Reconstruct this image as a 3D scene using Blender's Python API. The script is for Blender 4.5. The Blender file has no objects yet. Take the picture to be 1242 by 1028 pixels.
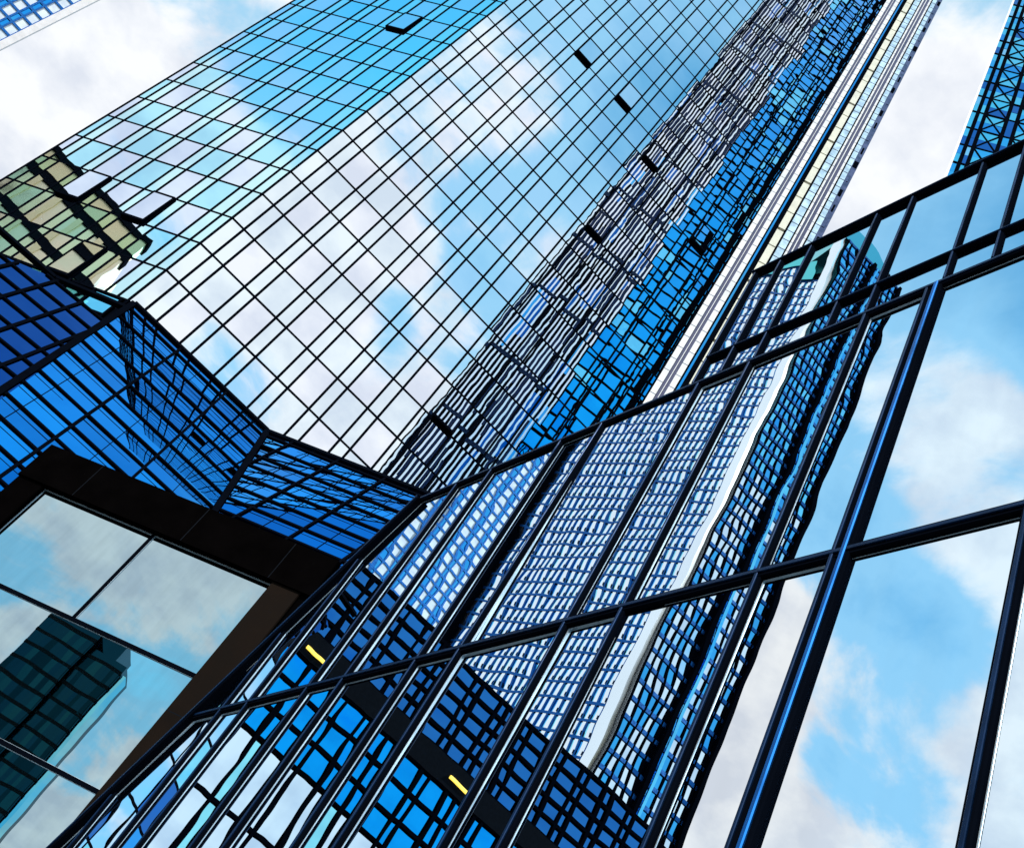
import bpy, math, random
import numpy as np
from mathutils import Matrix, Vector

rnd = random.Random(7)
nrm = np.linalg.norm
def unit(v):
    v = np.asarray(v, float); return v / nrm(v)
def azd(a):
    a = math.radians(a); return np.array([math.sin(a), math.cos(a), 0.0])
UP = np.array([0.0, 0.0, 1.0])

# ------------------------------------------------------------------ camera
scene = bpy.context.scene
CAM = np.array([0.0, 0.0, 1.6])
ROT = np.array([[0.80997491, -0.58646453, 0.0],
                [-0.39430456, -0.54457991, -0.74024093],
                [0.43412505, 0.59957658, -0.6723417]])
FPX = 1361.33
cam_data = bpy.data.cameras.new("camera")
cam_data.sensor_width = 36.0
cam_data.lens = FPX / 1242.0 * 36.0
cam_data.clip_start = 0.05
cam_data.clip_end = 6000
cam = bpy.data.objects.new("camera", cam_data)
scene.collection.objects.link(cam)
mw = Matrix([list(ROT[i]) + [CAM[i]] for i in range(3)] + [[0, 0, 0, 1]])
cam.matrix_world = mw
scene.camera = cam

def ray(x, y):
    return unit(ROT @ np.array([x - 621.0, -(y - 514.0), -FPX]))
def hit(x, y, n, P0):
    r = ray(x, y); return CAM + r * (((P0 - CAM) @ n) / (r @ n))
def project(P):
    q = ROT.T @ (np.asarray(P) - CAM)
    if q[2] > -0.1: return None
    return np.array([621 + FPX * q[0] / -q[2], 514 - FPX * q[1] / -q[2]])

# ------------------------------------------------------------------ light
SUN_AZ, SUN_EL = 222.0, 42.0
scene.view_settings.view_transform = 'Standard'
scene.view_settings.look = 'None'
scene.view_settings.exposure = 0.45
scene.view_settings.gamma = 1.0
scene.cycles.max_bounces = 8
scene.cycles.glossy_bounces = 5
scene.cycles.diffuse_bounces = 2

sun_data = bpy.data.lights.new("sun", 'SUN')
sun_data.energy = 3.2
sun_data.angle = math.radians(0.5)
sun_data.color = (1.0, 0.95, 0.88)
sun = bpy.data.objects.new("sun", sun_data)
scene.collection.objects.link(sun)
sd = azd(SUN_AZ) * math.cos(math.radians(SUN_EL)) + UP * math.sin(math.radians(SUN_EL))
sun.rotation_euler = Vector(sd).to_track_quat('Z', 'Y').to_euler()

world = bpy.data.worlds.new("World")
scene.world = world
world.use_nodes = True
nt = world.node_tree
nt.nodes.clear()
def N(t, **kw):
    n = nt.nodes.new(t)
    for k, v in kw.items(): setattr(n, k, v)
    return n
L = nt.links.new
out = N('ShaderNodeOutputWorld'); bg = N('ShaderNodeBackground')
L(bg.outputs[0], out.inputs[0]); bg.inputs[1].default_value = 0.12
sky = N('ShaderNodeTexSky', sky_type='NISHITA', sun_disc=False)
sky.sun_elevation = math.radians(SUN_EL); sky.sun_rotation = math.radians(SUN_AZ)
sky.air_density = 1.0; sky.dust_density = 0.6; sky.ozone_density = 2.0
hs = N('ShaderNodeHueSaturation'); hs.inputs['Saturation'].default_value = 1.1; hs.inputs['Value'].default_value = 1.25
L(sky.outputs[0], hs.inputs['Color'])
thin = N('ShaderNodeMix', data_type='RGBA')   # thin high cloud over the blue
cy = N('ShaderNodeMix', data_type='RGBA', blend_type='MULTIPLY'); cy.inputs[0].default_value = 1.0
L(hs.outputs[0], cy.inputs[6]); cy.inputs[7].default_value = (0.26, 1.05, 1.05, 1)
L(cy.outputs[2], thin.inputs[6]); thin.inputs[7].default_value = (2.6, 4.6, 6.1, 1)
tc = N('ShaderNodeTexCoord')
def vmath(op, a, b=None):
    n = N('ShaderNodeVectorMath', operation=op)
    L(a, n.inputs[0])
    if b is not None:
        if isinstance(b, (tuple, list)): n.inputs[1].default_value = b
        else: L(b, n.inputs[1])
    return n
def fmath(op, a, b=None, clamp=False):
    n = N('ShaderNodeMath', operation=op); n.use_clamp = clamp
    for i, v in enumerate((a, b)):
        if v is None: continue
        if isinstance(v, (int, float)): n.inputs[i].default_value = v
        else: L(v, n.inputs[i])
    return n.outputs[0]
dirn = vmath('NORMALIZE', tc.outputs['Generated']).outputs[0]
sep = N('ShaderNodeSeparateXYZ'); L(dirn, sep.inputs[0])
den = fmath('ADD', fmath('MAXIMUM', sep.outputs[2], 0.0), 0.35)
comb = N('ShaderNodeCombineXYZ')
L(fmath('DIVIDE', sep.outputs[0], den), comb.inputs[0]); L(fmath('DIVIDE', sep.outputs[1], den), comb.inputs[1])
comb.inputs[2].default_value = 3.7
n1 = N('ShaderNodeTexNoise'); L(comb.outputs[0], n1.inputs['Vector'])
n1.inputs['Scale'].default_value = 4.6; n1.inputs['Detail'].default_value = 9; n1.inputs['Roughness'].default_value = 0.56; n1.inputs['Distortion'].default_value = 0.35
n2 = N('ShaderNodeTexNoise'); L(comb.outputs[0], n2.inputs['Vector'])
n2.inputs['Scale'].default_value = 13.0; n2.inputs['Detail'].default_value = 6; n2.inputs['Roughness'].default_value = 0.55
cov = n1.outputs[0]
# banks of cloud (+) and clear patches (-): azimuth, elevation, angular radius in degrees, weight
BANKS = [(20, 60, 9, 0.15), (14, 63, 7, 0.12), (24, 69, 7, -0.05), (-40, 31, 10, 0.12), (-25, 57, 9, 0.14), (-36, 42, 14, 0.07),
         (146, 42, 26, 0.075), (165, 30, 20, 0.10), (141, 62, 8, -0.06), (156, 57, 5, -0.12), (166, 39, 5, -0.16), (159, 44, 4, -0.14), (152, 40, 3, -0.12), (161, 50, 4, -.10),
         (-112, 38, 16, 0.15), (-102, 56, 13, -0.30), (-95, 66, 14, -0.22),
         (-60.5, 37, 6, 0.20), (-70, 31, 9, -0.03), (-76, 49, 5, 0.12), (-63.5, 33, 4, 0.14), (-73, 41, 4, -0.06), (-68, 56, 14, -0.08), (-82, 33, 8, 0.07), (-60, 24, 10, .10),
         (-45, 35, 12, 0.12), (-55, 60, 10, 0.05),
         (-118, 18, 16, 0.10), (-122, 24, 6, -0.14), (-111, 21, 5, -0.12), (-108, 29, 5, 0.08), (50, 42, 30, 0.2), (-16, 62, 10, .08), (-5, 80, 20, 0.03), (160, 75, 22, -0.10)]  # the widest bank is added out of view to brighten the office ribs
for az, el, rad, w in BANKS:
    d = azd(az) * math.cos(math.radians(el)) + UP * math.sin(math.radians(el))
    dt = N('ShaderNodeVectorMath', operation='DOT_PRODUCT'); L(dirn, dt.inputs[0]); dt.inputs[1].default_value = tuple(d)
    mr = N('ShaderNodeMapRange', interpolation_type='SMOOTHERSTEP')
    L(dt.outputs['Value'], mr.inputs[0])
    mr.inputs[1].default_value = math.cos(math.radians(rad * 1.35)); mr.inputs[2].default_value = math.cos(math.radians(rad * 0.15))
    mr.inputs[3].default_value = 0.0; mr.inputs[4].default_value = w
    cov = fmath('ADD', cov, mr.outputs[0])
veil = N('ShaderNodeMapRange'); L(cov, veil.inputs[0]); L(veil.outputs[0], thin.inputs[0])
veil.inputs[1].default_value = 0.18; veil.inputs[2].default_value = 0.44; veil.inputs[3].default_value = 0.12; veil.inputs[4].default_value = 0.84
mask = N('ShaderNodeMapRange', interpolation_type='SMOOTHSTEP'); L(cov, mask.inputs[0])
mask.inputs[1].default_value = 0.465; mask.inputs[2].default_value = 0.585
cr = N('ShaderNodeValToRGB'); L(n2.outputs[0], cr.inputs[0])
cr.color_ramp.elements[0].position = 0.36; cr.color_ramp.elements[0].color = (4.6, 4.9, 5.5, 1)
cr.color_ramp.elements[1].position = 0.58; cr.color_ramp.elements[1].color = (6.0, 6.15, 6.35, 1)
wd = azd(-62) * math.cos(math.radians(36)) + UP * math.sin(math.radians(36))
wdot = N('ShaderNodeVectorMath', operation='DOT_PRODUCT'); L(dirn, wdot.inputs[0]); wdot.inputs[1].default_value = tuple(wd)
wmr = N('ShaderNodeMapRange', interpolation_type='SMOOTHSTEP'); L(wdot.outputs['Value'], wmr.inputs[0])
wmr.inputs[1].default_value = math.cos(math.radians(15)); wmr.inputs[2].default_value = math.cos(math.radians(2)); wmr.inputs[4].default_value = 0.8
warm = N('ShaderNodeMix', data_type='RGBA', blend_type='MULTIPLY'); L(wmr.outputs[0], warm.inputs[0]); L(cr.outputs[0], warm.inputs[6]); warm.inputs[7].default_value = (1.12, 0.93, 0.84, 1)
mx = N('ShaderNodeMix', data_type='RGBA')
L(mask.outputs[0], mx.inputs[0]); L(thin.outputs[2], mx.inputs[6]); L(warm.outputs[2], mx.inputs[7])
L(mx.outputs[2], bg.inputs[0])

# ------------------------------------------------------------------ materials
MATS = {}
def glass(name, tint, rough=0.0, wave=None, wave2=None, dirt=0.0):
    """mirror-coated window glass; wave = (noise scale, bump distance) for the slight bow of the panes"""
    m = bpy.data.materials.new(name); m.use_nodes = True
    t = m.node_tree; b = t.nodes['Principled BSDF']
    b.inputs['Base Color'].default_value = (*tint, 1); b.inputs['Metallic'].default_value = 1.0
    b.inputs['Roughness'].default_value = rough
    if dirt:   # rain streaks and dust, drawn out down the pane
        c = t.nodes.new('ShaderNodeTexCoord'); mp = t.nodes.new('ShaderNodeMapping'); n = t.nodes.new('ShaderNodeTexNoise'); r = t.nodes.new('ShaderNodeValToRGB')
        mp.inputs['Scale'].default_value = (2.5, 2.5, 0.5)
        t.links.new(c.outputs['Object'], mp.inputs['Vector']); t.links.new(mp.outputs[0], n.inputs['Vector'])
        n.inputs['Scale'].default_value = 1.6; n.inputs['Detail'].default_value = 8
        t.links.new(n.outputs[0], r.inputs[0])
        r.color_ramp.elements[0].position = 0.25; r.color_ramp.elements[1].position = 0.62
        r.color_ramp.elements[0].color = (*[x * (1 - dirt) for x in tint], 1); r.color_ramp.elements[1].color = (*tint, 1)
        t.links.new(r.outputs[0], b.inputs['Base Color'])
    prev = None
    for w in (wave, wave2):
        if not w: continue
        c = t.nodes.new('ShaderNodeTexCoord'); n = t.nodes.new('ShaderNodeTexNoise'); bp = t.nodes.new('ShaderNodeBump')
        t.links.new(c.outputs['Object'], n.inputs['Vector'])
        n.inputs['Scale'].default_value = w[0]; n.inputs['Detail'].default_value = 1.0
        bp.inputs['Strength'].default_value = 1.0; bp.inputs['Distance'].default_value = w[1]
        t.links.new(n.outputs[0], bp.inputs['Height'])
        if prev: t.links.new(prev.outputs[0], bp.inputs['Normal'])
        prev = bp
    if prev: t.links.new(prev.outputs[0], b.inputs['Normal'])
    MATS[name] = m; return m
def paint(name, col, rough=0.5, metal=0.0, noise=0.12, scale=2.0, spec=0.5, emit=None):
    m = bpy.data.materials.new(name); m.use_nodes = True
    t = m.node_tree; b = t.nodes['Principled BSDF']
    b.inputs['Metallic'].default_value = metal; b.inputs['Roughness'].default_value = rough
    b.inputs['Specular IOR Level'].default_value = spec
    c = t.nodes.new('ShaderNodeTexCoord'); n = t.nodes.new('ShaderNodeTexNoise'); r = t.nodes.new('ShaderNodeValToRGB')
    t.links.new(c.outputs['Object'], n.inputs['Vector']); n.inputs['Scale'].default_value = scale; n.inputs['Detail'].default_value = 6
    t.links.new(n.outputs[0], r.inputs[0])
    r.color_ramp.elements[0].position = 0.3; r.color_ramp.elements[1].position = 0.7
    r.color_ramp.elements[0].color = (*[x * (1 - noise) for x in col], 1); r.color_ramp.elements[1].color = (*[min(1, x * (1 + noise)) for x in col], 1)
    t.links.new(r.outputs[0], b.inputs['Base Color'])
    rr = t.nodes.new('ShaderNodeMapRange'); t.links.new(n.outputs[0], rr.inputs[0])
    rr.inputs[1].default_value = 0.3; rr.inputs[2].default_value = 0.7
    rr.inputs[3].default_value = max(0.05, rough - 0.12); rr.inputs[4].default_value = min(1.0, rough + 0.18)
    t.links.new(rr.outputs[0], b.inputs['Roughness'])
    if emit:
        b.inputs['Emission Color'].default_value = (*emit[0], 1); b.inputs['Emission Strength'].default_value = emit[1]
    MATS[name] = m; return m

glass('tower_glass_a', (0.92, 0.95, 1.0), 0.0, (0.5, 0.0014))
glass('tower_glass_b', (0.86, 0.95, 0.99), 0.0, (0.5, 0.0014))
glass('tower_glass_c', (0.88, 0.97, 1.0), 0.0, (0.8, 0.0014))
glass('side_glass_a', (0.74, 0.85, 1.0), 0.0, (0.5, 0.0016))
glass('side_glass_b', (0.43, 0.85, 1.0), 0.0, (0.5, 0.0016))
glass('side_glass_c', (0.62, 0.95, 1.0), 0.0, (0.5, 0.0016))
glass('skirt_glass', (0.004, 0.35, 0.90), 0.0, (0.6, 0.0022))
glass('skirt_glass_b', (0.004, 0.28, 0.76), 0.0, (0.6, 0.0022))
glass('skirt_glass_c', (0.008, 0.42, 1.0), 0.0, (0.6, 0.0022))
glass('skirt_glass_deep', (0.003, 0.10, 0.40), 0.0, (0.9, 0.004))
glass('facade_glass', (0.77, 0.92, 1.0), 0.0, (1.2, 0.0011), (0.35, 0.0022), 0.045)
glass('bay_glass', (0.44, 0.58, 0.62), 0.0, (0.5, 0.003), None, 0.10)
glass('cyan_glass', (0.12, 0.62, 0.95), 0.0, (0.8, 0.01))
glass('blue_glass', (0.05, 0.42, 0.85), 0.02)
glass('navy_glass', (0.02, 0.16, 0.48), 0.02)
glass('pale_glass', (0.75, 0.90, 1.0), 0.02)
glass('sea_glass', (0.30, 0.85, 0.95), 0.02)
glass('dark_glass_b', (0.012, 0.075, 0.085), 0.15)
glass('dark_glass_c', (0.004, 0.030, 0.040), 0.15)
paint('dark_band', (0.004, 0.012, 0.014), 0.6, 0, .3, .3, spec=.1)
glass('dark_glass', (0.008, 0.05, 0.07), 0.15)
paint('black_metal', (0.002, 0.003, 0.006), 0.6, 0.0, spec=0.0)
paint('navy_metal', (0.003, 0.017, 0.055), 0.4, 0.4, 0.35, 3.0, spec=0.1)
paint('blue_metal', (0.006, 0.10, 0.34), 0.35, 0.85)
paint('deep_navy', (0.006, 0.022, 0.085), 0.5, 0, 0.3, 0.5, spec=0.1)
paint('core', (0.008, 0.010, 0.014), 0.9, spec=0.0)
paint('bronze_dark', (0.0016, 0.0013, 0.0014), 0.8, 0.0, 0.3, 1.3, spec=0.0)
paint('bronze', (0.009, 0.006, 0.0045), 0.7, 0.0, 0.3, 1.3, spec=0.02)
paint('halo_pale', (0.55, 0.66, 0.76), 0.3, 0.6)
glass('white_metal', (0.98, 0.99, 1.0), 0.15)
paint('pale_window', (0.82, 0.88, 1.0), 0.35, 0, 0.1, 0.3)  # window brightness put into pale paint instead of a sky reflection
paint('white_panel', (0.78, 0.79, 0.80), 0.5, 0, 0.05, 0.4)
paint('pink_panel', (0.90, 0.84, 0.83), 0.6, 0, 0.1, 0.4)
paint('lilac_panel', (0.022, 0.028, 0.10), 0.5, 0, 0.15, 1.5)
glass('teal_glass', (0.10, 0.60, 0.62), 0.1)
glass('blue_white_metal', (0.86, 0.94, 1.0), 0.15)
paint('cream_panel', (0.72, 0.72, 0.60), 0.6, 0, 0.12, 0.9)
paint('pale_blue_panel', (0.48, 0.66, 0.80), 0.4, 0.3, 0.15, 1.2)
paint('slate_metal', (0.035, 0.06, 0.16), 0.4, 0.3, 0.3, 1.5)
paint('cream_wall', (1.0, 0.76, 0.40), 0.4, 0.7, 0.1, 0.1)
paint('sage_panel', (1.0, 0.80, 0.50), 0.3, 0.85, 0.12, 0.12)
paint('asphalt', (0.05, 0.05, 0.05), 0.9, 0, 0.3, 0.6)
paint('warm_lamp', (0.9, 0.6, 0.1), 0.5, emit=((1.0, 0.60, 0.07), 1.3))

# ------------------------------------------------------------------ mesh helpers
class MB:
    """collects faces of one mesh"""
    def __init__(self): self.v = []; self.f = []
    def poly(self, pts):
        b = len(self.v); self.v += [np.asarray(p, float) for p in pts]; self.f.append(list(range(b, b + len(pts))))
    def prism(self, lo, hi):
        n = len(lo); b = len(self.v); self.v += [np.asarray(p, float) for p in list(lo) + list(hi)]
        self.f.append([b + i for i in reversed(range(n))]); self.f.append([b + n + i for i in range(n)])
        for i in range(n):
            j = (i + 1) % n; self.f.append([b + i, b + j, b + n + j, b + n + i])
    def bar(self, P, Q, w, n, d0, d1, bev=0.0):
        """box along P-Q, width w across, from depth d0 to d1 along the normal n"""
        t = unit(np.asarray(Q) - P); s = np.cross(n, t) * (w / 2)
        if bev:
            b = bev
            prof = [(-1, d0), (1, d0), (1, d1 - b), (1 - 2 * b / w, d1), (-1 + 2 * b / w, d1), (-1, d1 - b)]
        else:
            prof = [(-1, d0), (1, d0), (1, d1), (-1, d1)]
        self.prism([P + s * a + n * d for a, d in prof], [Q + s * a + n * d for a, d in prof])
    def build(self, name, mat, parent=None, kind=None, xf=None, bevel=0.0):
        if not self.f: return None
        base = np.array(parent.location) if parent else np.zeros(3)
        vs = [(xf(p) if xf else p) - base for p in self.v]
        me = bpy.data.meshes.new(name); me.from_pydata([tuple(v) for v in vs], [], self.f)
        mlist = mat if isinstance(mat, list) else [mat]
        for mm in mlist: me.materials.append(MATS[mm])
        o = bpy.data.objects.new(name, me); scene.collection.objects.link(o)
        if parent: o.parent = parent
        if kind: o['kind'] = kind
        me.update()
        return o

def thing(name, label, cat, loc, group=None):
    o = bpy.data.objects.new(name, None); scene.collection.objects.link(o)
    o.location = tuple(loc); o['label'] = label; o['category'] = cat
    if group: o['group'] = group
    return o

def clip(poly, inside, inter):
    res = []
    for i in range(len(poly)):
        a, b = poly[i], poly[(i + 1) % len(poly)]
        ia, ib = inside(a), inside(b)
        if ia: res.append(a)
        if ia != ib: res.append(inter(a, b))
    return res
def clip_half(poly, p, d):
    """keep the part of poly on the left of the directed line p,d (2D)"""
    s = lambda q: d[0] * (q[1] - p[1]) - d[1] * (q[0] - p[0])
    def inter(a, b):
        t = s(a) / (s(a) - s(b)); return (a[0] + t * (b[0] - a[0]), a[1] + t * (b[1] - a[1]))
    return clip(poly, lambda q: s(q) >= 0, inter)
def clip_convex(poly, region):
    for i in range(len(region)):
        a, b = region[i], region[(i + 1) % len(region)]
        poly = clip_half(poly, a, (b[0] - a[0], b[1] - a[1]))
        if not poly: return []
    return poly
def line_in(region, p, d):
    """interval of the line p + t d inside the convex counter-clockwise region"""
    t0, t1 = -1e9, 1e9
    for i in range(len(region)):
        a, b = region[i], region[(i + 1) % len(region)]
        e = (b[0] - a[0], b[1] - a[1])
        num = e[0] * (p[1] - a[1]) - e[1] * (p[0] - a[0]); den = e[0] * d[1] - e[1] * d[0]
        if abs(den) < 1e-9:
            if num < 0: return None
            continue
        t = -num / den
        if den > 0: t0 = max(t0, t)
        else: t1 = min(t1, t)
    return (t0, t1) if t1 - t0 > 0.05 else None
def area2(poly):
    return abs(sum(poly[i][0] * poly[(i + 1) % len(poly)][1] - poly[(i + 1) % len(poly)][0] * poly[i][1] for i in range(len(poly)))) / 2

class Plane:
    def __init__(s, O, du, dv, face=None):
        s.O = np.asarray(O, float); s.du = unit(du); s.dv = unit(dv); s.n = unit(np.cross(s.du, s.dv))
        if face is None: face = CAM - s.O
        if s.n @ face < 0: s.n = -s.n
        s.G = np.linalg.inv(np.array([[1, s.du @ s.dv], [s.du @ s.dv, 1]]))
    def P(s, u, v, d=0.0): return s.O + s.du * u + s.dv * v + s.n * d
    def uv(s, Q):
        q = np.asarray(Q) - s.O; return tuple(s.G @ np.array([q @ s.du, q @ s.dv]))
    def px(s, x, y): return s.uv(hit(x, y, s.n, s.O))
def ccw(poly):
    a = sum(poly[i][0] * poly[(i + 1) % len(poly)][1] - poly[(i + 1) % len(poly)][0] * poly[i][1] for i in range(len(poly)))
    return poly if a > 0 else poly[::-1]

def panes_of(pl, us, vs, region, mat, tilt=0.0, skip=()):
    """window panes of one curtain wall: list of (corner points, material, size in the view)"""
    res = []
    for i in range(len(us) - 1):
        for j in range(len(vs) - 1):
            if (i, j) in skip: continue
            cell = [(us[i], vs[j]), (us[i + 1], vs[j]), (us[i + 1], vs[j + 1]), (us[i], vs[j + 1])]
            if region: cell = clip_convex(cell, region)
            if len(cell) < 3 or area2(cell) < 0.004: continue
            uc, vc = (us[i] + us[i + 1]) / 2, (vs[j] + vs[j + 1]) / 2
            a, b = rnd.gauss(0, tilt), rnd.gauss(0, tilt)
            pts = [pl.P(u, v, a * (u - uc) + b * (v - vc)) for u, v in cell]
            q = [project(p) for p in pts]
            size = 0
            if all(x is not None for x in q):
                qc = clip_convex(ccw([tuple(x) for x in q]), [(0, 0), (1242, 0), (1242, 1028), (0, 1028)])
                if len(qc) > 2: size = area2(qc)
            res.append((pts, mat(i, j), size))
    return res
def build_panes(root, panes, most=100, name='window', xf=None, single=False):
    panes = sorted(panes, key=lambda p: -p[2])
    near = [] if single else panes[:most]; far = panes if single else panes[most:]
    for pts, m, s in near:
        mb = MB(); mb.poly(pts); mb.build(name, m, root, xf=xf)
    if far:
        names = sorted(set(m for _, m, _ in far)); mb = MB(); idx = []
        for pts, m, s in far: mb.poly(pts); idx.append(names.index(m))
        o = mb.build(name, names, root, kind='stuff', xf=xf)
        o.data.polygons.foreach_set('material_index', idx)
def grid_bars(root, pl, us, vs, region, wu, wv, d0, d1, mat, uname='mullion', vname='transom', xf=None, single=False, bev=0.0, matv=None):
    mu, mv = MB(), MB()
    for u in us:
        r = line_in(region, (u, 0.0), (0.0, 1.0))
        if not r: continue
        mb = mu if single else MB()
        mb.bar(pl.P(u, r[0]), pl.P(u, r[1]), wu, pl.n, d0, d1, bev)
        if not single: mb.build(uname, mat, root, xf=xf)
    for v in vs:
        r = line_in(region, (0.0, v), (1.0, 0.0))
        if not r: continue
        mb = mv if single else MB()
        mb.bar(pl.P(r[0], v), pl.P(r[1], v), wv, pl.n, d0, d1 - 0.012, bev)
        if not single: mb.build(vname, matv or mat, root, xf=xf)
    if single:
        mu.build(uname, mat, root, 'stuff', xf); mv.build(vname, matv or mat, root, 'stuff', xf)
def rect(u0, u1, v0, v1): return [(u0, v0), (u1, v0), (u1, v1), (u0, v1)]
def steps(a, pattern, b):
    r = [a]; i = 0
    while r[-1] < b: r.append(r[-1] + pattern[i % len(pattern)]); i += 1
    return r

# ------------------------------------------------------------------ ground
mb = MB(); mb.poly([(-3000, -3000, 0), (3000, -3000, 0), (3000, 3000, 0), (-3000, 3000, 0)])
g = mb.build('ground', 'asphalt'); g['kind'] = 'structure'

# ------------------------------------------------------------------ the mirror-glass tower
AZ_B, AZ_A = 76.0, 113.2
EDGE = azd(-22.73) * 55.0 + np.array([0, 0, 0.0])
Z0 = 36.7 + 1.6
FL = 3.154
zB = [Z0] + [55.77 + 1.6 + FL * k for k in range(-5, 42)]
TOP = zB[-1]
tower = thing('glass_tower', 'tall mirror glass skyscraper with a fine black grid, its front full of white cloud', 'skyscraper', EDGE)
plB = Plane(EDGE, azd(AZ_B), UP); plA = Plane(EDGE, -azd(AZ_A), UP)
uB = [0, 0.97, 1.84]
while uB[-1] < 28: uB += [uB[-1] + 1.735, uB[-1] + 1.735 + 0.845]
uB = [u for u in uB if u < 28.9] + [29.1]
uA = [0, 0.75, 1.65, 3.4, 4.25, 5.9, 6.7, 8.45, 9.25, 11.0, 11.8, 13.55, 14.35, 15.0]
regB = rect(0, 29.1, Z0, TOP); regA = rect(0, 15.0, Z0 - 3, TOP)
OPEN = []
def open_window(pl, i, j, us, vs, mat, ang, hinge='top'):
    """awning window pushed out, with its dark sash"""
    u0, u1, v0, v1 = us[i], us[i + 1], vs[j], vs[j + 1]
    s, c = math.sin(ang), math.cos(ang)
    def Q(u, t, o): # t runs down the sash from its hinge
        L_ = (v1 - v0)
        return pl.P(u, v1 - t * L_ * c - o * s, t * L_ * s + o * c)
    fr = MB(); m = 0.06
    mbp = MB(); mbp.poly([Q(u0 + m, .03, .13), Q(u1 - m, .03, .13), Q(u1 - m, .97, .13), Q(u0 + m, .97, .13)])
    for (a, b, t0, t1) in ((u0, u0 + .1, 0, 1), (u1 - .1, u1, 0, 1), (u0 + .1, u1 - .1, .94, 1.0), (u0 + .1, u1 - .1, 0, .04)):
        fr.prism([Q(a, t0, -.1), Q(b, t0, -.1), Q(b, t1, -.1), Q(a, t1, -.1)], [Q(a, t0, .16), Q(b, t0, .16), Q(b, t1, .16), Q(a, t1, .16)])
    s_ = fr.build('open_window', 'black_metal', tower)
    s_['label'] = 'open window standing out from the wall'
    OPEN.append((mbp, mat, s_))
def openers(pl, us, vs, pts, mat, ang):
    sk = []
    for x, y in pts:
        u, v = pl.px(x, y)
        i = max(k for k in range(len(us) - 1) if us[k] <= u); j = max(k for k in range(len(vs) - 1) if vs[k] <= v)
        sk.append((i, j)); open_window(pl, i, j, us, vs, mat, ang)
    return sk
vA = zB
skB = openers(plB, uB, zB, [(713, 68), (765, 120), (800, 182), (737, 262), (566, 487), (853, 293)], 'tower_glass_a', 0.05)
skA = openers(plA, uA, vA, [(492, 28), (115, 220), (190, 250), (110, 310)], 'side_glass_a', 0.02)
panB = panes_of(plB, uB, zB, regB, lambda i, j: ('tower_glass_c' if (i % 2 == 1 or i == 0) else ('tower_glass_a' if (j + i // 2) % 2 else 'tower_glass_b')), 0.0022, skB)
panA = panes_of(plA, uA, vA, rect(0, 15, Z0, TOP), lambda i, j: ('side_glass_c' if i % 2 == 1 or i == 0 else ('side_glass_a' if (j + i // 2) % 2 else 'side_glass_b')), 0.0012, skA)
build_panes(tower, panB + panA, 100)
for mbp, m, s_ in OPEN:
    o = mbp.build('pane', m, tower); o.parent = s_
grid_bars(tower, plB, uB[1:], zB, regB, 0.16, 0.16, -0.05, 0.024, 'black_metal')
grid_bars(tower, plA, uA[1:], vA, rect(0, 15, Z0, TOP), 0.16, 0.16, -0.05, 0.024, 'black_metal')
mb = MB(); mb.bar(plB.P(0, Z0 - 2), plB.P(0, TOP), 0.14, unit(plB.n + plA.n), -0.1, 0.05); mb.build('corner_post', 'black_metal', tower)
mb = MB()
ft = [plA.P(15, 0, -.3), plA.P(0, 0, -.3) - (plB.n) * .1, plB.P(29.1, 0, -.3), plB.P(29.1, 0, -34), plA.P(15, 0, -24)]
mb.prism(ft, [p + UP * TOP for p in ft]); mb.build('core_wall', 'core', tower)

# sloping glass skirt round the foot of the tower
skirt = thing('glass_skirt', 'deep blue sloping glass skirt under the white tower, ruled with thick black lines', 'glass roof', (-10, 46, 0))
DM = ray(669, 5); dM = unit(DM - azd(AZ_B) * (DM @ azd(AZ_B)))
plM = Plane(EDGE + UP * (Z0 + .1) - plB.n * -.15, azd(AZ_B), dM)
U0, U1 = 0.35, 10.45
wM = [0.0, -1.0] + [-1.0 - 1.62 * k for k in range(1, 16)]; wM = wM[::-1]
regM = [(U0, -.2), (U0 + .9, -24), (U1 + 1.4, -24), (U1, -.2)]; regM = ccw(regM)
uM = [U0, 3.75, 7.1, 10.3]
SK = ['skirt_glass', 'skirt_glass', 'skirt_glass_b', 'skirt_glass_c']
pans = []
us_ = [U0 - 1, 3.85, 7.3, 12.5]
pans += panes_of(plM, us_, wM, regM, lambda i, j: rnd.choice(SK), 0.004)
grid_bars(skirt, plM, [3.85, 7.3], wM, regM, 0.14, 0.15, -0.04, 0.09, 'black_metal')
grid_bars(skirt, plM, [2.0, 5.5, 9.0], [w - .5 for w in wM[1:]], regM, 0.04, 0.045, -0.03, 0.02, 'black_metal', 'glazing_bar', 'glazing_bar')  # thin bars added to stand in for reflected mullion lines
r0, r1 = plM.P(U1, -.2), plM.P(U1 + 1.4, -24)
dA = azd(AZ_A); dR = unit((r0 - r1) - dA * ((r0 - r1) @ dA))
plR = Plane(r0, dA, dR)
b1 = plR.uv(r1)
regR = ccw([(0, 0), b1, (15, b1[1]), (15, 0)])
wR = [0.0] + [-.55 - 1.3 * k for k in range(0, 19)]; wR = wR[::-1]
uR = [-14, 1.85, 4.87, 7.85, 10.8, 13.8, 17]
pans += panes_of(plR, uR, wR, regR, lambda i, j: rnd.choice(SK), 0.004)
grid_bars(skirt, plR, uR[1:-1], wR, regR, 0.13, 0.15, -0.04, 0.09, 'black_metal')
grid_bars(skirt, plR, [3.3, 6.3, 9.3], [w - .42 for w in wR[1:]], regR, 0.04, 0.04, -0.03, 0.02, 'black_metal', 'glazing_bar', 'glazing_bar')  # more thin bars in place of lines reflected in the glass
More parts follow.
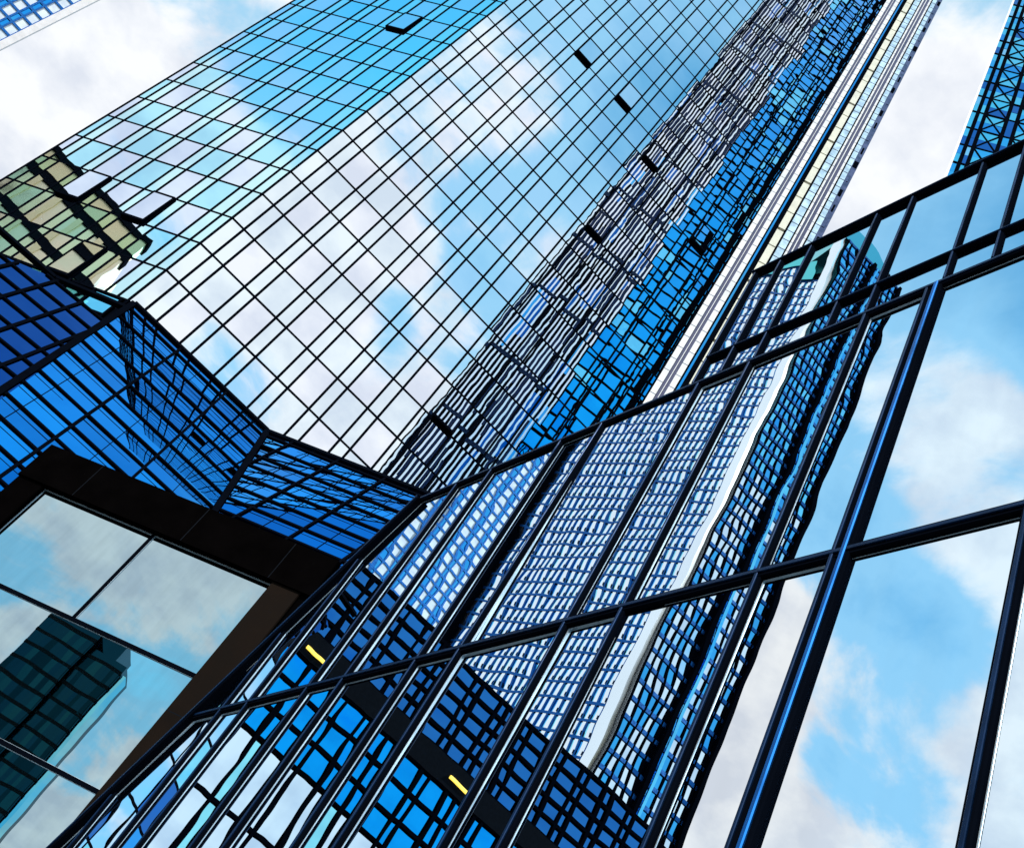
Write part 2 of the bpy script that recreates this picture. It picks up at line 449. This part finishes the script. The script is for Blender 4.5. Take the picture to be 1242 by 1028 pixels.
# left flank
l0, l1 = plM.P(U0, -.2), plM.P(U0 + .9, -24)
AZ_L = 84.0
dL = -azd(AZ_L); eL = unit((l0 - l1) - dL * ((l0 - l1) @ dL))
plL = Plane(l0, dL, eL)
regL = ccw([plL.px(*p) for p in ((154, 374), (66, 337), (0, 279), (-40, 244), (-70, 400), (-60, 527))])
wL = [-30 + 1.62 * k for k in range(0, 34)]
uL = [-4 + 1.7 * k for k in range(0, 30)]
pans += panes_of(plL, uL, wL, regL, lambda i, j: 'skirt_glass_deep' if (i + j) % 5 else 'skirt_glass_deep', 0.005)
grid_bars(skirt, plL, uL, wL, regL, 0.16, 0.16, -0.04, 0.09, 'black_metal')
build_panes(skirt, pans, 100)
for nm, P, Q, n in (('ridge', r0, r1, unit(plM.n + plR.n)), ('ridge', l0, l1, unit(plM.n + plL.n)),
                    ('eaves_rail', plM.P(U0, -.1), plM.P(U1, -.1), plM.n), ('eaves_rail', r0, plR.P(15, 0), plR.n)):
    mb = MB(); mb.bar(P, Q, 0.3, n, -.15, 0.13); mb.build(nm, 'black_metal', skirt)
rl = [plL.P(*q) for q in regL]
tops = sorted(range(len(regL)), key=lambda k: -project(rl[k])[1])
e0, e1, e2 = (plL.P(*plL.px(*p)) for p in ((154, 374), (66, 337), (-40, 244)))
for P, Q in ((e0, e1), (e1, e2)):
    mb = MB(); mb.bar(P, Q, 0.3, plL.n, -.15, 0.13); mb.build('eaves_rail', 'black_metal', skirt)
# low cyan lights between the side wall and the left flank
pw = panes_of(plA, [0.3, 2.2, 4.0, 5.8, 7.6, 9.5], [Z0 - 3.2, Z0 - 1.7, Z0 - .2], None, lambda i, j: 'cyan_glass', 0.02)
for pts, m, s in pw:
    mb = MB(); mb.poly(pts); mb.build('low_window', m, tower)
for u in [0.3, 2.2, 4.0, 5.8, 7.6, 9.5]:
    mb = MB(); mb.bar(plA.P(u, Z0 - 3.2), plA.P(u, Z0), .14, plA.n, -.05, .1); mb.build('mullion', 'black_metal', tower)
for v in [Z0 - 1.7]:
    mb = MB(); mb.bar(plA.P(0.3, v), plA.P(9.5, v), .14, plA.n, -.05, .09); mb.build('transom', 'black_metal', tower)

zL = [2.5 + 3.2 * k for k in range(11)]
uLw = [0.2 + 1.85 * k for k in range(9)]
low_ = panes_of(plA, uLw, zL, None, lambda i, j: rnd.choice(['sea_glass', 'pale_glass', 'pale_glass', 'blue_glass', 'navy_glass']), .01)
build_panes(tower, low_, name='low_window', single=True)
grid_bars(tower, plA, uLw, zL, rect(.2, 15, 2.5, zL[-1]), .16, .16, -.05, .04, 'black_metal', 'low_mullion', 'low_transom', single=True)

# ------------------------------------------------------------------ ribbed tower beside it
plD = Plane(plB.P(29.1, 0), azd(100), UP)
ribs = thing('ribbed_tower', 'white ribbed tower with one cream panelled strip, right against the glass skyscraper', 'skyscraper', plD.P(3, 0))
WD = 6.25; zt, zb = TOP, 30.0
def strip(name, f0, f1, mat, d0, d1, single=True):
    mb = MB(); u0, u1 = .08 + f0 * WD, .08 + f1 * WD
    mb.bar(plD.P((u0 + u1) / 2, zb), plD.P((u0 + u1) / 2, zt), u1 - u0, plD.n, d0, d1); return mb.build(name, mat, ribs)
strip('pier', 0.0, .075, 'white_panel', -.4, .10); strip('reveal', .075, .165, 'lilac_panel', -.4, .03); strip('pier', .165, .237, 'white_panel', -.4, .10)
strip('rib', .115, .124, 'white_panel', -.4, .08)
strip('recess', .237, .36, 'black_metal', -.6, .0); strip('glass_strip', .262, .29, 'blue_glass', -.5, .03)
strip('recess', .47, .50, 'black_metal', -.6, .0)
strip('pier', .50, .605, 'pale_blue_panel', -.4, .08); strip('recess', .605, .628, 'black_metal', -.5, .0)
strip('pier', .628, .66, 'white_panel', -.4, .10); strip('reveal', .66, .765, 'lilac_panel', -.4, .03); strip('rib', .70, .715, 'white_panel', -.4, .08)
strip('pier', .765, .80, 'white_panel', -.4, .10); strip('recess', .80, .825, 'black_metal', -.5, .0)
strip('pier', .825, .905, 'pale_blue_panel', -.4, .08); strip('recess', .905, 1.0, 'slate_metal', -.5, .02)
z = zb; k = 0
while z < zt:
    mb = MB(); u0, u1 = .08 + .362 * WD, .08 + .468 * WD
    h = 3.154
    mb.bar(plD.P((u0 + u1) / 2, z + .09), plD.P((u0 + u1) / 2, z + h - .09 - .25 * (k % 3 == 1)), u1 - u0, plD.n, -.35, .09); mb.build('cream_panel', 'cream_panel', ribs)
    mb = MB(); u0, u1 = .08 + (.915 if k % 2 else .935) * WD, .08 + (.965 if k % 5 else .99) * WD
    mb.bar(plD.P((u0 + u1) / 2, z + .4), plD.P((u0 + u1) / 2, z + 1.7), u1 - u0, plD.n, .02, .07); mb.build('louvre', 'black_metal' if k % 3 else 'slate_metal', ribs)
    z += h; k += 1
mb = MB(); z = zb
while z < zt:
    for f0, f1 in ((0, .075), (.165, .237), (.50, .605), (.628, .66), (.765, .80), (.825, .905)):
        mb.bar(plD.P(.08 + f0 * WD, z + .3), plD.P(.08 + f1 * WD, z + .3), .07, plD.n, .06, .104)
    z += 1.577
mb.build('panel_joint', 'lilac_panel', ribs, 'stuff')
strip('backing', .361, .469, 'core', -.6, -.37)
mb = MB(); ft = [plD.P(.1, 0, -.62), plD.P(6.2, 0, -.62), plD.P(6.2, 0, -20), plD.P(.1, 0, -20)]
mb.prism([p + UP * 0 for p in ft], [p + UP * zt for p in ft]); mb.build('core_wall', 'core', ribs)

# ------------------------------------------------------------------ braced tower at the right
pB0 = CAM + ray(1188, 108) * 130
plK = Plane(np.array([pB0[0], pB0[1], 0]), azd(112), UP)
brace = thing('braced_tower', 'blue glass tower with crossed black bracing, above the near glass wall at far right', 'skyscraper', plK.O)
uK = [0, .7, 1.4]
for k in range(11): uK += [uK[-1] + 2.1, uK[-1] + 2.1 + .95]
zK = [70 + 1.9 * k for k in range(0, 84)]
regK = rect(0, uK[-1], 70, zK[-1])
build_panes(brace, panes_of(plK, uK, zK, regK, lambda i, j: rnd.choice(['cyan_glass', 'blue_glass', 'sea_glass', 'sea_glass', 'navy_glass', 'cyan_glass', 'sea_glass', 'pale_glass']), 0.01), 100)
grid_bars(brace, plK, uK[1:], zK[::2], regK, 0.38, 0.14, -.05, .08, 'black_metal')
mb = MB(); mb.bar(plK.P(0, 0), plK.P(0, zK[-1]), .22, plK.n, -.3, .4); mb.build('edge_halo', 'white_panel', brace)  # bright halo along the edge, put in as a white strip
for k in range(2, len(uK) - 1, 2):
    mb = MB(); w = uK[k + 1] - uK[k]
    for j in range(0, 80, 2):
        mb.bar(plK.P(uK[k], zK[j]), plK.P(uK[k + 1], zK[j + 2]), .16, plK.n, -.02, .05)
        mb.bar(plK.P(uK[k + 1], zK[j]), plK.P(uK[k], zK[j + 2]), .16, plK.n, -.02, .04)
    mb.build('bracing', 'black_metal', brace)
mb = MB(); ft = [plK.P(0.1, 0, -.4), plK.P(uK[-1], 0, -.4), plK.P(uK[-1], 0, -25), plK.P(.1, 0, -25)]
mb.prism(ft, [p + UP * zK[-1] for p in ft]); mb.build('core_wall', 'core', brace)

# ------------------------------------------------------------------ white-edged tower, top left
def az_of(x, y): r = ray(x, y); return math.degrees(math.atan2(r[0], r[1]))
hu = 450.0
oU = azd(az_of(60, 31)) * hu; oU[2] = 0
plU = Plane(oU, -azd(72), UP)
ul = thing('white_edged_tower', 'distant blue gridded tower with a pale stone edge, in the top left corner', 'skyscraper', oU)
uU = [3.3]
while uU[-1] < 80: uU += [uU[-1] + 5.0, uU[-1] + 5.0 + 2.5]
zU = [6.6 * k for k in range(0, 70)]
regU = rect(3.3, uU[-1], 0, zU[-1])
build_panes(ul, panes_of(plU, uU, zU, regU, lambda i, j: 'pale_window' if i % 2 == 0 else 'blue_glass', 0.006), 100)
grid_bars(ul, plU, uU, zU, regU, .8, 1.3, -.05, .4, 'blue_metal', single=True)
mb = MB(); mb.bar(plU.P(1.65, 0), plU.P(1.65, zU[-1] + 2), 3.3, plU.n, -.8, .5, .1); mb.build('edge_pier', 'pink_panel', ul)
mb = MB(); ft = [plU.P(.1, 0, -.6), plU.P(uU[-1], 0, -.6), plU.P(uU[-1], 0, -.6) + azd(-46) * 30, plU.P(.1, 0, -.6) + azd(-46) * 30]
mb.prism(ft, [p + UP * zU[-1] for p in ft]); mb.build('core_wall', 'core', ul)

# ------------------------------------------------------------------ near glass wall on the right
AZ_F = -21.1
nF = np.array([azd(AZ_F)[1], -azd(AZ_F)[0], 0.0]); hF = 5.0
oF = CAM + nF * hF; oF[2] = 0
plF = Plane(oF, -azd(AZ_F), UP, face=-nF)        # u runs towards the viewer's right, negative ahead
fac = thing('glass_facade', 'near glass wall with heavy blue black frames, mirroring a wavy gridded tower', 'glass wall', plF.P(-6, 0))
S = hF / 9.0
T2, T1, T1b, T0 = (S * x + 1.6 for x in (12.29, 20.0, 21.2, 25.3))
mull = [S * x for x in (-31.15, -28.2, -26.75, -23.85, -22.3, -19.5, -18.0, -14.87, -13.4, -10.45, -8.95, -6.05, -4.55, -1.6, -0.1, 2.9)]
UE = S * 4.4
# slanted left end of the main field
def left_u(v): return S * (-25.55 - (20.1 + 1.6 / S - v / S) * 0.552)
low = T2 - 4.28
regF = ccw([(left_u(0), 0.0), (UE, 0.0), (UE, T1), (left_u(T1), T1)])
upU = S * -15.13
regT = rect(upU, UE, T1, T0)
usF = [-20.0] + mull + [UE]
panF = panes_of(plF, usF, [0, low, T2, T1], regF, lambda i, j: 'facade_glass', 0.0028)
mT = [upU] + [S * x for x in (-14.3, -13.35, -11.46, -10.5, -8.75, -7.75, -5.6, -4.6, -2.6, -1.6, .4, 1.4, 3.4)] + [UE]
panF += panes_of(plF, mT, [T1, T1b, T0], regT, lambda i, j: 'facade_glass', 0.0028)
build_panes(fac, panF, 100)
def frame_member(name, P, Q, w, depth, split=True):
    """black channel; reflected sky is painted in as its proud blue cap"""
    mb = MB(); mb.bar(P, Q, w, plF.n, -.05, depth, .012); o = mb.build(name, 'black_metal', fac)
    mb = MB(); mb.bar(P, Q, w * .36, plF.n, depth, depth + .02, .006); c = mb.build('glint_cap', 'navy_metal', fac); c.parent = o  # blue strip paints the sky's reflection onto the member
    return o
for u in mull:
    r = line_in(regF, (u, 0), (0, 1))
    if not r: continue
    heavy = abs(u - S * -8.95) < .05
    if heavy:
        frame_member('mullion', plF.P(u - .06, r[0]), plF.P(u - .06, r[1]), .09, .05)
        mb = MB(); mb.bar(plF.P(u + .06, r[0]), plF.P(u + .06, r[1]), .12, plF.n, -.05, .06, .012); mb.build('mullion', 'black_metal', fac)
        mb = MB(); mb.bar(plF.P(u + .055, r[0]), plF.P(u + .055, r[1]), .05, plF.n, .06, .085, .01); mb.build('glint_cap', 'blue_metal', fac)  # brighter sky highlight, painted in as a blue strip
    else:
        frame_member('mullion', plF.P(u, r[0]), plF.P(u, r[1]), .10, .05)
for v, w in ((T1, .135), (T2, .135), (low, .135)):
    r = line_in(regF, (0, v - .001), (1, 0)); frame_member('transom', plF.P(r[0], v), plF.P(r[1], v), w, .055)
for u in mT[:-1]:
    frame_member('mullion', plF.P(u, T1 + .085), plF.P(u, T0 - .05), .075 if u > upU else .09, .04)
frame_member('transom', plF.P(upU, T1b), plF.P(UE, T1b), .065, .05)
frame_member('coping', plF.P(upU - .05, T0), plF.P(UE, T0), .07, .06)
frame_member('end_post', plF.P(left_u(0), 0), plF.P(left_u(T1), T1), .15, .12)
# pale strips added to imitate a bright halo round the panes
bd = MB()
for u0_, u1_ in zip(usF[:-1], usF[1:]):
    for v0_, v1_ in ((low, T2), (T2, T1)):
        cell = clip_convex(rect(u0_ + .06, u1_ - .06, v0_ + .08, v1_ - .08), [(left_u(0) + .12, 0.0), (UE, 0), (UE, T1), (left_u(T1) + .12, T1)])
        if len(cell) < 3: continue
        mb = MB()
        for a, b in zip(cell, cell[1:] + cell[:1]):
            if math.hypot(a[0] - b[0], a[1] - b[1]) > .05: mb.bar(plF.P(*a), plF.P(*b), .009, plF.n, -.02, .006)
        mb.build('halo_bead', 'halo_pale', fac)
mb = MB()
ft = [plF.P(left_u(0) + .1, 0, -.25), plF.P(UE, 0, -.25), plF.P(UE, T1, -.25), plF.P(left_u(T1) + .1, T1, -.25)]
mb.prism(ft, [p - plF.n * 9 for p in ft])
ft = [plF.P(upU + .1, T1, -.25), plF.P(UE, T1, -.25), plF.P(UE, T0, -.25), plF.P(upU + .1, T0, -.25)]
mb.prism(ft, [p - plF.n * 9 for p in ft])
mb.build('core_wall', 'core', fac)

# ------------------------------------------------------------------ framed glass bay, lower left
BS = 1.5
K3 = np.array([-7.864, 22.675, 0.0]) * BS
plW = Plane(K3, azd(114.5), UP)
bay = thing('framed_bay', 'glass bay in a thick dark bronze frame, mirroring clouds and a dark tower', 'glass bay', K3)
zc = 1.6
WT, WI, W1, W2, W3 = (BS * x + zc for x in (11.93, 10.93, 8.52, 5.93, 3.4))
ui0, um, ui1, uo1, uo2 = (BS * x for x in (.69, 3.58, 6.5, 7.16, 7.42))
def slab(name, u0, u1, v0, v1, d0, d1, mat):
    mb = MB(); mb.bar(plW.P((u0 + u1) / 2, v0), plW.P((u0 + u1) / 2, v1), u1 - u0, plW.n, d0, d1, .03); return mb.build(name, mat, bay)
slab('head_beam', -.02, uo2, WI, WT, -1.4, .28, 'bronze_dark')
slab('jamb', 0, ui0, 0, WI - .003, -1.4, .2, 'bronze_dark')
slab('jamb', ui1, uo1, 0, WI - .003, -1.4, .2, 'bronze')
slab('side_wall', uo1 + .004, uo2, 0, WI - .006, -1.4, .12, 'bronze_dark')
mb = MB(); ft = [plW.P(.05, 0, -1.2), plW.P(uo2 - .1, 0, -1.2), plW.P(uo2 - .1, 0, -9), plW.P(.05, 0, -9)]
mb.prism(ft, [p + UP * (WT - .1) for p in ft]); mb.build('core_wall', 'core', bay)
pw = panes_of(plW, [ui0, um, ui1], [W1, WI], None, lambda i, j: 'bay_glass', .003) + panes_of(plW, [ui0, ui1], [0, W3, W2, W1], None, lambda i, j: 'bay_glass', .002)
build_panes(bay, pw, 100)
for v in (4.2, 8.7, 13.1):
    mb = MB(); mb.bar(plW.P(ui1 + .02, v), plW.P(uo1, v), .03, plW.n, .15, .2015); mb.build('panel_joint', 'core', bay)
for u in (2.2, 6.4, 9.6):
    mb = MB(); mb.bar(plW.P(u, WI + .02), plW.P(u, WT - .02), .03, plW.n, .2, .2815); mb.build('panel_joint', 'core', bay)
for v in (W1, W2, W3):
    mb = MB(); mb.bar(plW.P(ui0, v), plW.P(ui1, v), .12, plW.n, -.03, .06); mb.build('glazing_bar', 'black_metal', bay)
mb = MB(); mb.bar(plW.P(um, W1 + .045), plW.P(um, WI), .105, plW.n, -.03, .05); mb.build('glazing_bar', 'black_metal', bay)
for (u0, u1, v0, v1) in ((ui0, um - .04, W1 + .05, WI), (um + .04, ui1, W1 + .05, WI), (ui0, ui1, W2 + .05, W1 - .05), (ui0, ui1, W3 + .05, W2 - .05)):
    mb = MB(); c_ = rect(u0 + .015, u1 - .015, v0 + .015, v1 - .015)
    for a, b in zip(c_, c_[1:] + c_[:1]): mb.bar(plW.P(*a), plW.P(*b), .028, plW.n, -.02, .022)
    mb.build('halo_bead', 'halo_pale', bay)  # bright pane halo put in as pale strips

# ------------------------------------------------------------------ buildings across the street, seen mirrored in the glass
def mirror(pl):
    return lambda p: p - 2 * ((p - pl.O) @ pl.n) * pl.n
def box_core(root, pl, u0, u1, z0, z1, d0, d1, xf, mat='core'):
    mb = MB(); ft = [pl.P(u0, z0, d0), pl.P(u1, z0, d0), pl.P(u1, z0, d1), pl.P(u0, z0, d1)]
    mb.prism(ft, [p + UP * (z1 - z0) for p in ft]); return mb.build('core_wall', mat, root, xf=xf)

# office tower mirrored in the near glass wall
xF = mirror(plF)
c0 = CAM + ray(956, 439) * 330; c0[2] = 0
plRl = Plane(c0, -azd(138), UP); plRr = Plane(c0, azd(78), UP)
roofL = plRl.px(1011, 323)[1]; uend = plRl.px(650, 600)[0]; uright = plRr.px(1072, 389)[0]
finz = plRl.px(1041, 287)[1]
off = thing('office_tower', 'white ribbed office tower across the street, mirrored in the near glass wall', 'skyscraper', xF(c0))
zO = [60 + 4.5 * k for k in range(0, int((roofL - 60) / 4.5))]
wO = 2.0
NS = 26; uO = [2.4 + k * (uend - 5.4) / NS for k in range(0, NS + 1)]; pO = uO[1] - uO[0]
build_panes(off, panes_of(plRl, uO, zO, None, lambda i, j: rnd.choice(['cyan_glass', 'blue_glass', 'sea_glass']), .01), single=True, xf=xF)
grid_bars(off, plRl, uO, zO, rect(2.4, uO[-1], 60, zO[-1]), pO * .13, .7, -.05, .3, 'blue_metal', 'mullion', 'spandrel', xF, True, matv='blue_metal')
mb = MB()
for k, u in enumerate(uO): mb.bar(plRl.P(u + pO * .4, 60), plRl.P(u + pO * .4, zO[-1]), pO * .44, plRl.n, -.05, .22)
mb.build('rib', 'white_metal', off, 'stuff', xF)
mb = MB()
for v in zO:
    for u in uO[:-1]:
        if rnd.random() < .8: mb.bar(plRl.P(u - pO * .1, v + 1.2), plRl.P(u + pO * .3, v + 1.2), 1.0, plRl.n, -.05, .26)
mb.build('window_head', 'navy_metal', off, 'stuff', xF)
mb = MB(); mb.bar(plRl.P(.9, 20), plRl.P(.9, finz), 2.2, plRl.n, -4, 1.0); mb.build('edge_pier', 'white_metal', off, xf=xF)
mb = MB(); mb.bar(plRl.P(uend / 2 + 1, zO[-1] + .5), plRl.P(uend / 2 + 1, roofL + 2), uend - 7, plRl.n, -.3, .8); mb.build('parapet', 'teal_glass', off, xf=xF)
mb = MB(); mb.bar(plRl.P(uend - 1, 20), plRl.P(uend - 1, roofL), 5, plRl.n, -.3, 1.8); mb.build('edge_pier', 'black_metal', off, xf=xF)  # dark gap at the end of the face, put in as a black strip
mb = MB(); mb.bar(plRl.P(uend + .2, 20), plRl.P(uend + .2, roofL), 1.2, plRl.n, 1.8, 2.4); mb.build('edge_trim', 'blue_metal', off, xf=xF)
zR = [60 + 4.5 * k for k in range(0, 90)]; roofR = plRr.px(1080, 330)[1]; zR = [z for z in zR if z < roofR - 2]
nR_ = 12; uR_ = [1.5 + k * (uright - 1.5) / nR_ for k in range(nR_ + 1)]; pR = uR_[1] - uR_[0]
build_panes(off, panes_of(plRr, uR_, zR, None, lambda i, j: rnd.choice(['pale_glass', 'pale_glass', 'blue_glass']) if j < len(zR) * .55 else rnd.choice(['blue_glass', 'cyan_glass']), .02), single=True, xf=xF)
grid_bars(off, plRr, uR_, zR, rect(1.5, uright, 60, zR[-1]), pR * .26, 1.0, -.05, .3, 'black_metal', 'mullion', 'spandrel', xF, True, matv='blue_metal')
for f in (.52, .97):
    mb = MB(); mb.bar(plRr.P(uright * f, 20), plRr.P(uright * f, zR[-1]), pR * .6, plRr.n, -.1, 1.4); mb.build('downpipe_bay', 'black_metal', off, xf=xF)
mb = MB(); mb.bar(plRr.P(uright * .6, 20), plRr.P(uright * .6, zR[-1]), pR * .4, plRr.n, -.1, .5); mb.build('edge_trim', 'cyan_glass', off, xf=xF)
mb = MB(); mb.prism([plRr.P(.6, zR[-1], 0), plRr.P(uright, zR[-1], 0), plRr.P(uright, zR[-1], -30), plRr.P(.6, zR[-1], -30)],
                    [plRr.P(.6, roofR + 8, -2), plRr.P(uright * .55, roofR + 8, -2), plRr.P(uright * .55, roofR + 8, -22), plRr.P(.6, roofR + 8, -22)])
mb.build('roof', 'teal_glass', off, xf=xF)
ft = [c0 - plRl.n * .5 - plRr.n * .5, plRl.P(uend + .3, 0, -.6), plRl.P(uend + .3, 0, -.6) + azd(78) * uright, plRr.P(uright, 0, -.6)]
mb = MB(); mb.prism(ft, [p + UP * (roofL - 1.5) for p in ft]); mb.build('core_wall', 'core', off, xf=xF)

# glazed hall at the foot of the office tower, in front of it
h0 = CAM + ray(610, 846) * 175; h0[2] = 0
plH = Plane(h0, azd(78), UP)
hz = plH.px(610, 846)[1]
hall = thing('glazed_hall', 'blue glazed hall with a black band at the foot of the white ribbed office tower', 'building', xF(h0))
za = plH.px(551, 921)[1]; zb_ = plH.px(538, 950)[1]; zc_ = plH.px(344, 919)[1]; ze = plH.px(238, 950)[1]
print('hall', hz, za, zb_, zc_, ze)
uh0, uh1 = plH.px(225, 800)[0], plH.px(860, 1090)[0]
uH = [uh0]
while uH[-1] < uh1: uH += [uH[-1] + 3.4, uH[-1] + 3.4 + 1.6]
v1 = list(np.linspace(za, hz, 6)); v2 = list(np.linspace(zc_, zb_, 4)); v3 = [3 * ze - 2 * zc_, 2 * ze - zc_, ze, zc_]
ph = panes_of(plH, uH, v1, None, lambda i, j: 'navy_glass', .012) + panes_of(plH, uH, v2, None, lambda i, j: 'skirt_glass', .012) + panes_of(plH, uH, v3, None, lambda i, j: ('pale_glass' if i % 5 else 'sea_glass') if j else 'navy_glass', .006)
build_panes(hall, ph, single=True, xf=xF)
for vs_ in (v1, v2, v3):
    grid_bars(hall, plH, uH, vs_, rect(uh0, uh1, vs_[0] - .01, vs_[-1] + .01), .55, .55, -.05, .4, 'black_metal', xf=xF, single=True)
mb = MB(); mb.bar(plH.P((uh0 + uh1) / 2, zb_), plH.P((uh0 + uh1) / 2, za), uh1 - uh0, plH.n, -.5, .5); mb.build('fascia', 'core', hall, xf=xF)
for x, y in ((381, 798), (547, 941)):
    u, v = plH.px(x, y)
    mb = MB(); mb.bar(plH.P(u - 1.7, v), plH.P(u + 1.7, v), .45, plH.n, .5, .8); o = mb.build('strip_lamp', 'warm_lamp', hall, xf=xF)
box_core(hall, plH, uh0, uh1, 0, hz - .2, -.4, -12, xF)

# striped slab block mirrored in the tower's front
xB = mirror(plB)
s0 = plB.P(0, 0) + 0
q0 = CAM + ray(640, 440) * 230; q0[2] = 0
plQ = Plane(q0, azd(88), UP)
ql, qm, qr = plQ.px(683, 297)[0], plQ.px(770, 347)[0], plQ.px(960, 240)[0]
slab_ = thing('striped_block', 'tall block with close white ribs, mirrored in the front of the glass skyscraper', 'skyscraper', xB(q0))
topQ = plQ.px(1010, -60)[1] + 60
print('Q', ql, qm, qr, topQ)
mb = MB(); mb.bar(plQ.P((ql + qm) / 2, 0), plQ.P((ql + qm) / 2, topQ), qm - ql, plQ.n, -3, 0); mb.build('wall', 'navy_metal', slab_, xf=xB)
mb = MB(); nq = 19
for k in range(nq):
    u = ql + (k + .6) * (qm - ql) / nq; mb.bar(plQ.P(u, 0), plQ.P(u, topQ), (qm - ql) / nq * .40, plQ.n, -.1, .8)
mb.build('rib', 'blue_white_metal', slab_, 'stuff', xB)
for mat_, n_, d_, ws_ in (('deep_navy', 190, .92, (1,)), ('deep_navy', 110, .62, (2, 3, 4)), ('skirt_glass_deep', 45, .64, (1, 2)), ('blue_glass', 22, .66, (1,))):   # random patches added to darken and tint the reflected stripes
    mb = MB(); pq = (qm - ql) / nq
    for k in range(n_):
        t_ = rnd.random() ** .75; u = ql + pq * rnd.randrange(nq); v = 100 + t_ * (topQ - 100); w = pq * rnd.choice(ws_)
        u = min(u + .35 * pq, qm - w); mb.bar(plQ.P(u + w / 2, v), plQ.P(u + w / 2, v + rnd.uniform(7, 24)), w * (.55 if d_ > .8 else 1), plQ.n, -.1, d_ + k * .0001)
    mb.build('stripe_patch', mat_, slab_, 'stuff', xB)
mb = MB()
for k in range(0, int(topQ / 23)): mb.bar(plQ.P(ql, 23 * k), plQ.P(qm, 23 * k), 1.0, plQ.n, -.05, .9)
mb.build('floor_band', 'navy_metal', slab_, 'stuff', xB)
mb = MB()
for k in range(nq):
    u = ql + (k + .15) * (qm - ql) / nq; mb.bar(plQ.P(u, 0), plQ.P(u, topQ), (qm - ql) / nq * .22, plQ.n, -.1, .5)
mb.build('recess', 'black_metal', slab_, 'stuff', xB)
uq = [qm]
while uq[-1] < qr + 6: uq += [uq[-1] + 4.2, uq[-1] + 4.2 + 1.3]
zq = [0]
while zq[-1] < topQ: zq.append(zq[-1] + 4.6)
build_panes(slab_, panes_of(plQ, uq, zq, None, lambda i, j: 'skirt_glass' if rnd.random() < .85 else 'cyan_glass', .02), single=True, xf=xB)
grid_bars(slab_, plQ, uq, zq, rect(qm, uq[-1], 0, zq[-1]), .5, .38, -.05, .2, 'black_metal', xf=xB, single=True)
for u in (qm + 14,): 
    mb = MB(); mb.bar(plQ.P(u, 0), plQ.P(u, topQ), 1.5, plQ.n, -.05, .6); mb.build('pier', 'black_metal', slab_, xf=xB)
box_core(slab_, plQ, qm, uq[-1], 0, topQ, -.5, -20, xB)

# cream building mirrored in the tower's side
xA = mirror(plA)
e0_ = CAM + ray(110, 238) * 380; e0_[2] = 0
plE = Plane(e0_, azd(76), UP)
cream = thing('cream_building', 'cream building with dark bands across the street, mirrored in the tower side', 'building', xA(e0_))
zt_ = plE.px(110, 232)[1]; ur = plE.px(173, 300)[0]
q = 2.9
def band(name, u0, u1, z0, z1, d0, d1, mat):
    mb = MB(); mb.bar(plE.P(u0, (z0 + z1) / 2), plE.P(u1, (z0 + z1) / 2), z1 - z0, plE.n, d0, d1); mb.build(name, mat, cream, xf=xA)
ul_ = ur - 60
band('coping', ul_, ur + .6, zt_ - .3, zt_ + 2, -5, 2, 'core')
band('parapet', ul_, ur, zt_ - 7, zt_ - .3, -5, 1.2, 'cream_wall')
z_ = zt_ - 7
for k in range(5):
    band('dark_band', ul_, ur + .5, z_ - 3.2, z_, -5, .8, 'core')
    band('panel_band', ul_, ur, z_ - 17, z_ - 3.2, -5, .2, 'sage_panel')
    mb = MB()
    for j in range(8): mb.bar(plE.P(ur - 2 - 8 * j, z_ - 17), plE.P(ur - 2 - 8 * j, z_ - 3.2), 1.6, plE.n, .2, 1)
    mb.build('pilaster', 'cream_wall', cream, 'stuff', xA)
    z_ -= 17
box_core(cream, plE, ul_, ur - .3, 0, zt_ - 5, -5.2, -30, xA, 'sage_panel')

# dark tower mirrored in the framed bay
xW = mirror(plW)
t0 = CAM + ray(90, 850) * 160; t0[2] = 0
plT = Plane(t0, azd(100), UP)
dark = thing('dark_tower', 'dark teal tower with a stepped top, mirrored in the bronze framed bay', 'skyscraper', xW(t0))
ta, tb, tc_, td = (plT.px(*p)[0] for p in ((62, 752), (118, 785), (152, 815), (166, 808)))
z1, z2, z3 = plT.px(92, 757)[1], plT.px(135, 800)[1], plT.px(118, 756)[1]
def tower_block(u0, u1, z, d0, d1):
    mb = MB(); mb.bar(plT.P((u0 + u1) / 2, 0), plT.P((u0 + u1) / 2, z), u1 - u0, plT.n, d0, d1 - .1); mb.build('wall', 'dark_glass', dark, xf=xW)
    us2 = list(np.linspace(u0 + .2, u1 - .2, 9)); vs2 = [z - 1.2 - 2.4 * k for k in range(28)][::-1]
    pl2 = Plane(plT.P(0, 0, d1), plT.du, UP)
    build_panes(dark, panes_of(pl2, us2, vs2, None, lambda i, j: rnd.choice(['dark_glass', 'dark_glass', 'dark_glass_b', 'dark_glass_c']), .01), single=True, xf=xW)
    mb = MB()
    for v in vs2: mb.bar(pl2.P(u0, v), pl2.P(u1, v), .5, pl2.n, -.05, .03)
    mb.build('floor_band', 'dark_band', dark, 'stuff', xW)
tower_block(ta, tb, z1, -6, 1.0); tower_block(tb, tc_, z2, -6, 0)
mb = MB(); mb.bar(plT.P((tc_ + td) / 2, 0), plT.P((tc_ + td) / 2, z2 - 1), (td - tc_) * .7, plT.n, -3, -.5); mb.build('light_side', 'sea_glass', dark, xf=xW)  # the tower's lighter side face, its brightness put into pale glass
mb = MB(); mb.bar(plT.P(tb + .5, z1 - 6), plT.P(tb + .5, z3 + 1), 4, plT.n, -9, -3); mb.build('roof_plant', 'dark_glass', dark, xf=xW)
